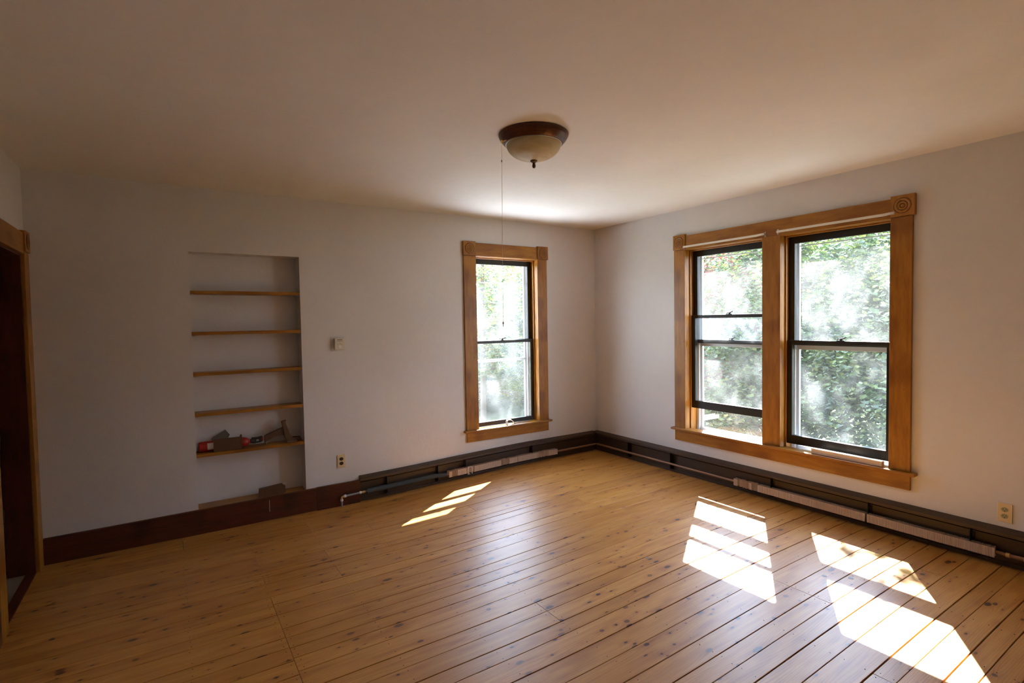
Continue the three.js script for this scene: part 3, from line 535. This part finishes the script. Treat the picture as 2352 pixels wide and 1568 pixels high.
// ---------------------------------------------------------------- ceiling light with pull cord (switched off)
{
  const c = [-2.407, H, 2.184], o = thing('ceiling_light', 'flush ceiling light with bronze rim and frosted amber glass bowl', 'ceiling light', c);
  const wood = (() => { const A = lattice(811, 12, 24), B = lattice(812, 64, 64); return dataTex(256, 256, (u, v, k) => { const t = 0.6 * vnoise(A, u * 12, v * 24) + 0.4 * vnoise(B, u * 64, v * 64); k[0] = lerp(0.2, 0.52, t); k[1] = lerp(0.09, 0.28, t); k[2] = lerp(0.05, 0.14, t); }, true); })();
  obj('rim', lathe([[0.10, 0], [0.191, 0], [0.196, -0.004], [0.1955, -0.011], [0.191, -0.0155], [0.192, -0.019], [0.189, -0.024], [0.1835, -0.033], [0.172, -0.046], [0.165, -0.053], [0.161, -0.056], [0.155, -0.0565], [0.152, -0.053], [0.144, -0.03]], 72), std(rgb(0.75, 0.7, 0.66), 0.3, { map: wood, metalness: 0.15 }), o);
  const marble = (() => { const A = lattice(821, 5, 5), B = lattice(822, 18, 14), C = lattice(823, 40, 40); return dataTex(256, 256, (u, v, k) => { const w = vnoise(A, u * 5, v * 5), t = clamp01(0.5 * vnoise(B, u * 18 + 6 * w, v * 14 + 4 * w) + 0.3 * w + 0.2 * vnoise(C, u * 40, v * 40)); k[0] = lerp(0.72, 0.86, t); k[1] = lerp(0.67, 0.83, t); k[2] = lerp(0.52, 0.74, t); }, true); })();
  const prof = []; for (let i = 0; i <= 16; i++) { const a = i / 16 * Math.PI / 2; prof.push([0.1535 * Math.cos(a), -0.054 - 0.091 * Math.sin(a)]); }
  obj('glass_bowl', lathe([...prof, ...prof.slice().reverse().map(([r, y]) => [r * 0.97, y + 0.004])], 64), new THREE.MeshPhysicalMaterial({ color: rgb(0.92, 0.9, 0.84), map: marble, roughness: 0.55 }), o);
  obj('trim_ring', new THREE.TorusGeometry(0.1555, 0.0022, 8, 72).rotateX(Math.PI / 2).translate(0, -0.0575, 0), MAT.steel, o);
  obj('finial', lathe([[0, -0.142], [0.019, -0.143], [0.021, -0.146], [0.017, -0.151], [0.009, -0.156], [0.0075, -0.161], [0.0098, -0.171], [0.0095, -0.179], [0.006, -0.185], [0, -0.186]].reverse(), 24), MAT.bronze, o);
  // cord hangs from a brass switch on the rim, towards the camera's side of the fitting
  const px = -2.599 - c[0], pz = 2.152 - c[2];
  const cord = obj('pull_cord', rod([px, -0.072, pz], [px - 0.026, -1.049, pz + 0.026], 0.00105, 0.00105, 6), std(rgb(0.66, 0.6, 0.5), 0.6), o);
  obj('switch_spout', [rod([px + 0.03, -0.047, pz + 0.004], [px + 0.004, -0.060, pz], 0.006, 0.0052), rod([px + 0.001, -0.055, pz], [px, -0.074, pz], 0.0048, 0.0034)], MAT.brass, cord);
  obj('connector', rod([px - 0.0026, -0.162, pz + 0.0026], [px - 0.0029, -0.174, pz + 0.0029], 0.0024), MAT.bronze, cord);
  const bead = new THREE.SphereGeometry(0.0052, 14, 10); bead.scale(1, 1.25, 1); bead.translate(px - 0.026, -1.049, pz + 0.026);
  obj('cord_knob', [bead.toNonIndexed(), rod([px - 0.026, -1.053, pz + 0.026], [px - 0.0265, -1.069, pz + 0.026], 0.0022, 0.0016)], std(rgb(0.35, 0.33, 0.3), 0.4), cord);
}

// ---------------------------------------------------------------- outdoors
{
  const gt = (() => { const A = lattice(901, 20, 20), B = lattice(902, 128, 128); return dataTex(512, 512, (u, v, k) => { const t = 0.5 * vnoise(A, u * 20, v * 20) + 0.5 * vnoise(B, u * 128, v * 128); k[0] = lerp(0.26, 0.38, t); k[1] = lerp(0.32, 0.40, t); k[2] = lerp(0.15, 0.22, t); }, true); })();
  const ground = struct('ground', 'sunlit autumn lawn below the house', 'ground');
  obj('lawn', grain(box(-60, 90, -3.4, -3.0, -110, 40, 0), 'x', 6), std(rgb(1, 1, 1), 1, { map: gt }), ground);
  obj('gravel_drive', grain(box(2, 60, -3.0, -2.985, -33, -29, 0), 'x', 6), std(rgb(0.45, 0.44, 0.42), 1), ground);
  const porch = struct('roof_porch', 'pale metal porch roof below the narrow window', 'porch roof');
  obj('roof_sheet', sweep([[-0.22, 0.10], [-0.22, 0.15], [-3.9, -0.85], [-3.9, -0.90]].reverse(), [-4.2, 2.6]), std(rgb(0.9, 0.9, 0.9), 0.7), porch);
  for (let x = -4.1; x <= 2.6; x += 0.44) obj('roof_seam', sweep([[-0.22, 0.148], [-0.22, 0.175], [-3.9, -0.825], [-3.9, -0.852]].reverse(), [x - 0.008, x + 0.008]), std(rgb(0.8, 0.8, 0.79), 0.6), porch);
  const eave = struct('roof_eave', 'wooden roof overhang above the narrow window', 'eave');
  obj('soffit', box(-7.2, 0.3, 2.74, 2.86, -0.74, 0.1, 0.004), MAT.sillPaint, eave);
}
const leafMat = new THREE.MeshPhysicalMaterial({ color: rgb(1, 1, 1), roughness: 0.85, transmission: 0.5, thickness: 0, side: THREE.DoubleSide });
const barkMat = std(rgb(0.13, 0.10, 0.08), 0.95);
const sprig = (() => {
  const r = rngOf(77), list = [];
  for (let k = 0; k < 7; k++) {
    const g = new THREE.BufferGeometry(), s = 0.06 + 0.035 * r();
    const v = [[0, 0, 0], [0.55, 0.1, 0.55], [0, -0.08, 1.25], [-0.55, 0.1, 0.55], [0, 0, 0.6]].map(([x, y, z]) => [x * s, y * s, z * s]);
    const tri = [[0, 1, 4], [1, 2, 4], [2, 3, 4], [3, 0, 4]], pos = [];
    for (const t of tri) for (const i of t) pos.push(...v[i]);
    g.setAttribute('position', new THREE.Float32BufferAttribute(pos, 3));
    g.setAttribute('uv', new THREE.Float32BufferAttribute(new Float32Array(24), 2));
    g.rotateX((r() - 0.35) * 1.6); g.rotateZ((r() - 0.5) * 1.4); g.rotateY(r() * 6.283); g.translate((r() - 0.5) * 0.26, (r() - 0.5) * 0.2, (r() - 0.5) * 0.26);
    g.computeVertexNormals();
    list.push(g);
  }
  return mergeGeometries(list);
})();
const PAL = { green: [[0.061, 0.116, 0.021], [0.086, 0.141, 0.025], [0.116, 0.165, 0.031], [0.049, 0.086, 0.025]], lime: [[0.147, 0.190, 0.031], [0.208, 0.226, 0.043], [0.098, 0.147, 0.031]], gold: [[0.281, 0.220, 0.049], [0.245, 0.165, 0.043], [0.153, 0.172, 0.043]], red: [[0.391, 0.051, 0.034], [0.357, 0.093, 0.051], [0.289, 0.068, 0.034]], blue: [[0.049, 0.086, 0.043], [0.061, 0.104, 0.049], [0.080, 0.122, 0.043]] };
function tree(name, label, group, x, z, low, top, rad, kinds, count, seed, open = 0.45) {
  const r = rngOf(seed), o = thing(name, label, 'tree', [x, -3, z], 0, group), y0 = low + 3, y1 = top + 3, cy = (y0 + y1) / 2, ry = (y1 - y0) / 2;
  const lean = [(r() - 0.5) * 0.5, (r() - 0.5) * 0.5];
  obj('trunk', [rod([0, 0, 0], [lean[0] * 0.5, cy, lean[1] * 0.5], 0.13, 0.085, 8), rod([lean[0] * 0.5, cy, lean[1] * 0.5], [lean[0], y1 - 0.3, lean[1]], 0.085, 0.015, 7)], barkMat, o);
  const tips = [];
  for (let k = 0; k < 11; k++) {
    const t = 0.12 + 0.8 * k / 11, by = lerp(Math.max(0.6, y0 * 0.8), y1 - 0.6, t), a = k * 2.4 + r(), len = rad * (0.65 + 0.35 * r()) * Math.sqrt(Math.max(0.15, 1 - Math.pow((by - cy) / ry, 2))), px = lean[0] * t, pz = lean[1] * t;
    const e = [px + Math.cos(a) * len, by + len * (0.15 + 0.4 * r()), pz + Math.sin(a) * len], m = [lerp(px, e[0], 0.5) + (r() - 0.5) * 0.3, lerp(by, e[1], 0.5) - 0.12 * len, lerp(pz, e[2], 0.5) + (r() - 0.5) * 0.3];
    obj('branch', [rod([px, by, pz], m, 0.045, 0.028, 6), rod(m, e, 0.028, 0.008, 6), rod(m, [m[0] + (r() - 0.5) * 1.2, m[1] + 0.7 * r(), m[2] + (r() - 0.5) * 1.2], 0.02, 0.006, 5)], barkMat, o);
    tips.push(e, m);
  }
  const lumps = Array.from({ length: 26 }, () => { const u = r() * 2 - 1, a = r() * 6.283, q = Math.sqrt(1 - u * u), d = 0.55 + 0.45 * r(); return [Math.cos(a) * q * rad * d, cy + u * ry * d, Math.sin(a) * q * rad * d, 0.35 + 0.5 * r(), kinds[Math.floor(r() * kinds.length)]]; });
  for (const t of tips) lumps.push([...t, 0.3 + 0.35 * r(), kinds[Math.floor(r() * kinds.length)]]);
  const im = new THREE.InstancedMesh(sprig, leafMat, count), M4 = new THREE.Matrix4(), Q = new THREE.Quaternion(), E = new THREE.Euler(), V = new THREE.Vector3(), S = new THREE.Vector3(), C = new THREE.Color();
  for (let i = 0; i < count; i++) {
    let p, pal;
    if (r() < open) { const u = r() * 2 - 1, a = r() * 6.283, q = Math.sqrt(1 - u * u), d = Math.pow(r(), 0.38); p = [Math.cos(a) * q * rad * d, cy + u * ry * d, Math.sin(a) * q * rad * d]; pal = kinds[Math.floor(r() * kinds.length)]; }
    else { const l = lumps[Math.floor(r() * lumps.length)], u = r() * 2 - 1, a = r() * 6.283, q = Math.sqrt(1 - u * u), d = l[3] * Math.pow(r(), 0.4) * rad * 0.62; p = [l[0] + Math.cos(a) * q * d, l[1] + u * d * 0.8, l[2] + Math.sin(a) * q * d]; pal = r() < 0.85 ? l[4] : kinds[0]; }
    p[1] = Math.max(p[1], 0.15);
    const s = 0.75 + 0.6 * r();
    M4.compose(V.set(...p), Q.setFromEuler(E.set((r() - 0.5) * 0.9, r() * 6.283, (r() - 0.5) * 0.9)), S.set(s, s, s));
    im.setMatrixAt(i, M4);
    const c = PAL[pal][Math.floor(r() * PAL[pal].length)], b = 0.8 + 0.4 * r();
    im.setColorAt(i, C.setRGB(c[0] * b, c[1] * b, c[2] * b));
  }
  im.name = 'foliage'; im.userData.kind = 'stuff'; im.castShadow = im.receiveShadow = true;
  o.add(im);
  return o;
}
{
  const gB = 'trees beyond the pair of windows', lB = 'bright green leafy tree beyond the pair of windows', lB2 = 'darker green tree deeper in the woods beyond the pair of windows';
  const B = [[8.4, 0.4, -2.9, 4.6, 2.2, ['green', 'green', 'lime']], [9.2, -2.6, -2.9, 4.9, 2.3, ['green', 'lime', 'green']], [12.0, -1.0, -2.6, 5.8, 2.9, ['green', 'blue', 'lime']], [12.6, -9.6, -2.6, 3.9, 2.5, ['green', 'lime', 'blue']], [14.5, -4.0, -2.4, 6.4, 3.2, ['blue', 'green', 'lime']], [15.5, -7.8, -2.4, 5.4, 2.9, ['blue', 'green', 'green']], [9.8, 3.4, -2.9, 4.8, 2.4, ['green', 'lime']], [17, -12.5, -2.4, 4.4, 3, ['blue', 'green', 'lime']], [11, 7.5, -2.9, 5.6, 2.8, ['green', 'lime', 'blue']]];
  const made = B.map((t, i) => tree('tree', t[5][0] === 'blue' || t[5].includes('blue') ? lB2 : lB, gB, ...t, 5200, 1000 + i * 17));
  { // long limb of the nearest tree reaching over the side yard: its twigs dapple the sun on the floor
    const o = made[0], at = (x, y, z) => [x - o.position.x, y - o.position.y, z - o.position.z], r = rngOf(61);
    obj('branch', [rod(at(8.4, 3.6, 0.4), at(6.2, 5.3, 0.25), 0.05, 0.03, 6), rod(at(6.2, 5.3, 0.25), at(3.7, 5.75, -0.1), 0.03, 0.008, 6), rod(at(4.8, 5.65, 0.05), at(4.0, 5.6, 0.55), 0.012, 0.005, 5)], barkMat, o);
    const im = new THREE.InstancedMesh(sprig, leafMat, 40), M4 = new THREE.Matrix4(), Q = new THREE.Quaternion(), E = new THREE.Euler(), V = new THREE.Vector3(), S = new THREE.Vector3(), C = new THREE.Color();
    for (let i = 0; i < 40; i++) { const t = r(); M4.compose(V.set(...at(lerp(4.7, 3.6, t) + (r() - 0.5) * 0.25, 5.68 + (r() - 0.5) * 0.3, lerp(0.05, -0.1, t) + (r() - 0.5) * 1.1)), Q.setFromEuler(E.set(r(), r() * 6.28, r())), S.setScalar(0.8 + 0.4 * r())); im.setMatrixAt(i, M4); im.setColorAt(i, C.setRGB(0.14, 0.23, 0.05)); }
    im.name = 'twig_leaves'; im.userData.kind = 'stuff'; o.add(im);
  }
  tree('maple_tree', 'maple turning red beyond the pair of windows', undefined, 10.2, -5.3, -2.9, 5.0, 2.2, ['green', 'red', 'lime', 'red', 'red'], 4600, 1301);
  tree('shrub', 'yellow-green shrub low beyond the partly raised window', undefined, 7.2, -4.2, -3.0, 0.6, 1.5, ['lime', 'gold', 'lime'], 1500, 1311);
  const gA = 'trees beyond the narrow window', lA = 'tree with yellowing autumn leaves beyond the narrow window', lA2 = 'dense blue-green tree beyond the narrow window';
  const A = [[5.9, -13.0, -0.6, 6.5, 2.4, ['gold', 'lime', 'green'], 1500], [9.6, -15.0, -2.6, 4.6, 2.6, ['blue', 'green', 'lime'], 3600], [8.6, -19.5, -2.9, 3.6, 2.8, ['blue', 'green', 'blue'], 5000], [12.6, -20.0, -2.9, 3.8, 3.0, ['blue', 'lime', 'green'], 5000], [14.6, -25, -2.8, 4.6, 3.2, ['gold', 'green', 'lime'], 5000], [11, -26, -2.9, 4.0, 3.4, ['blue', 'green', 'blue'], 5000], [19, -27, -2.8, 6, 3.6, ['blue', 'green', 'gold'], 4500], [6.6, -23, -2.9, 4.0, 3.0, ['blue', 'green'], 4500]];
  A.forEach((t, i) => tree('tree', t[5].includes('gold') ? lA : lA2, gA, ...t.slice(0, 6), Math.round(t[6] * 1.35), 2000 + i * 13, 0.6));
}
scene.traverse((o) => { if (o.isMesh) o.castShadow = o.receiveShadow = true; });
scene.environment = null;
renderer.render(scene, camera);
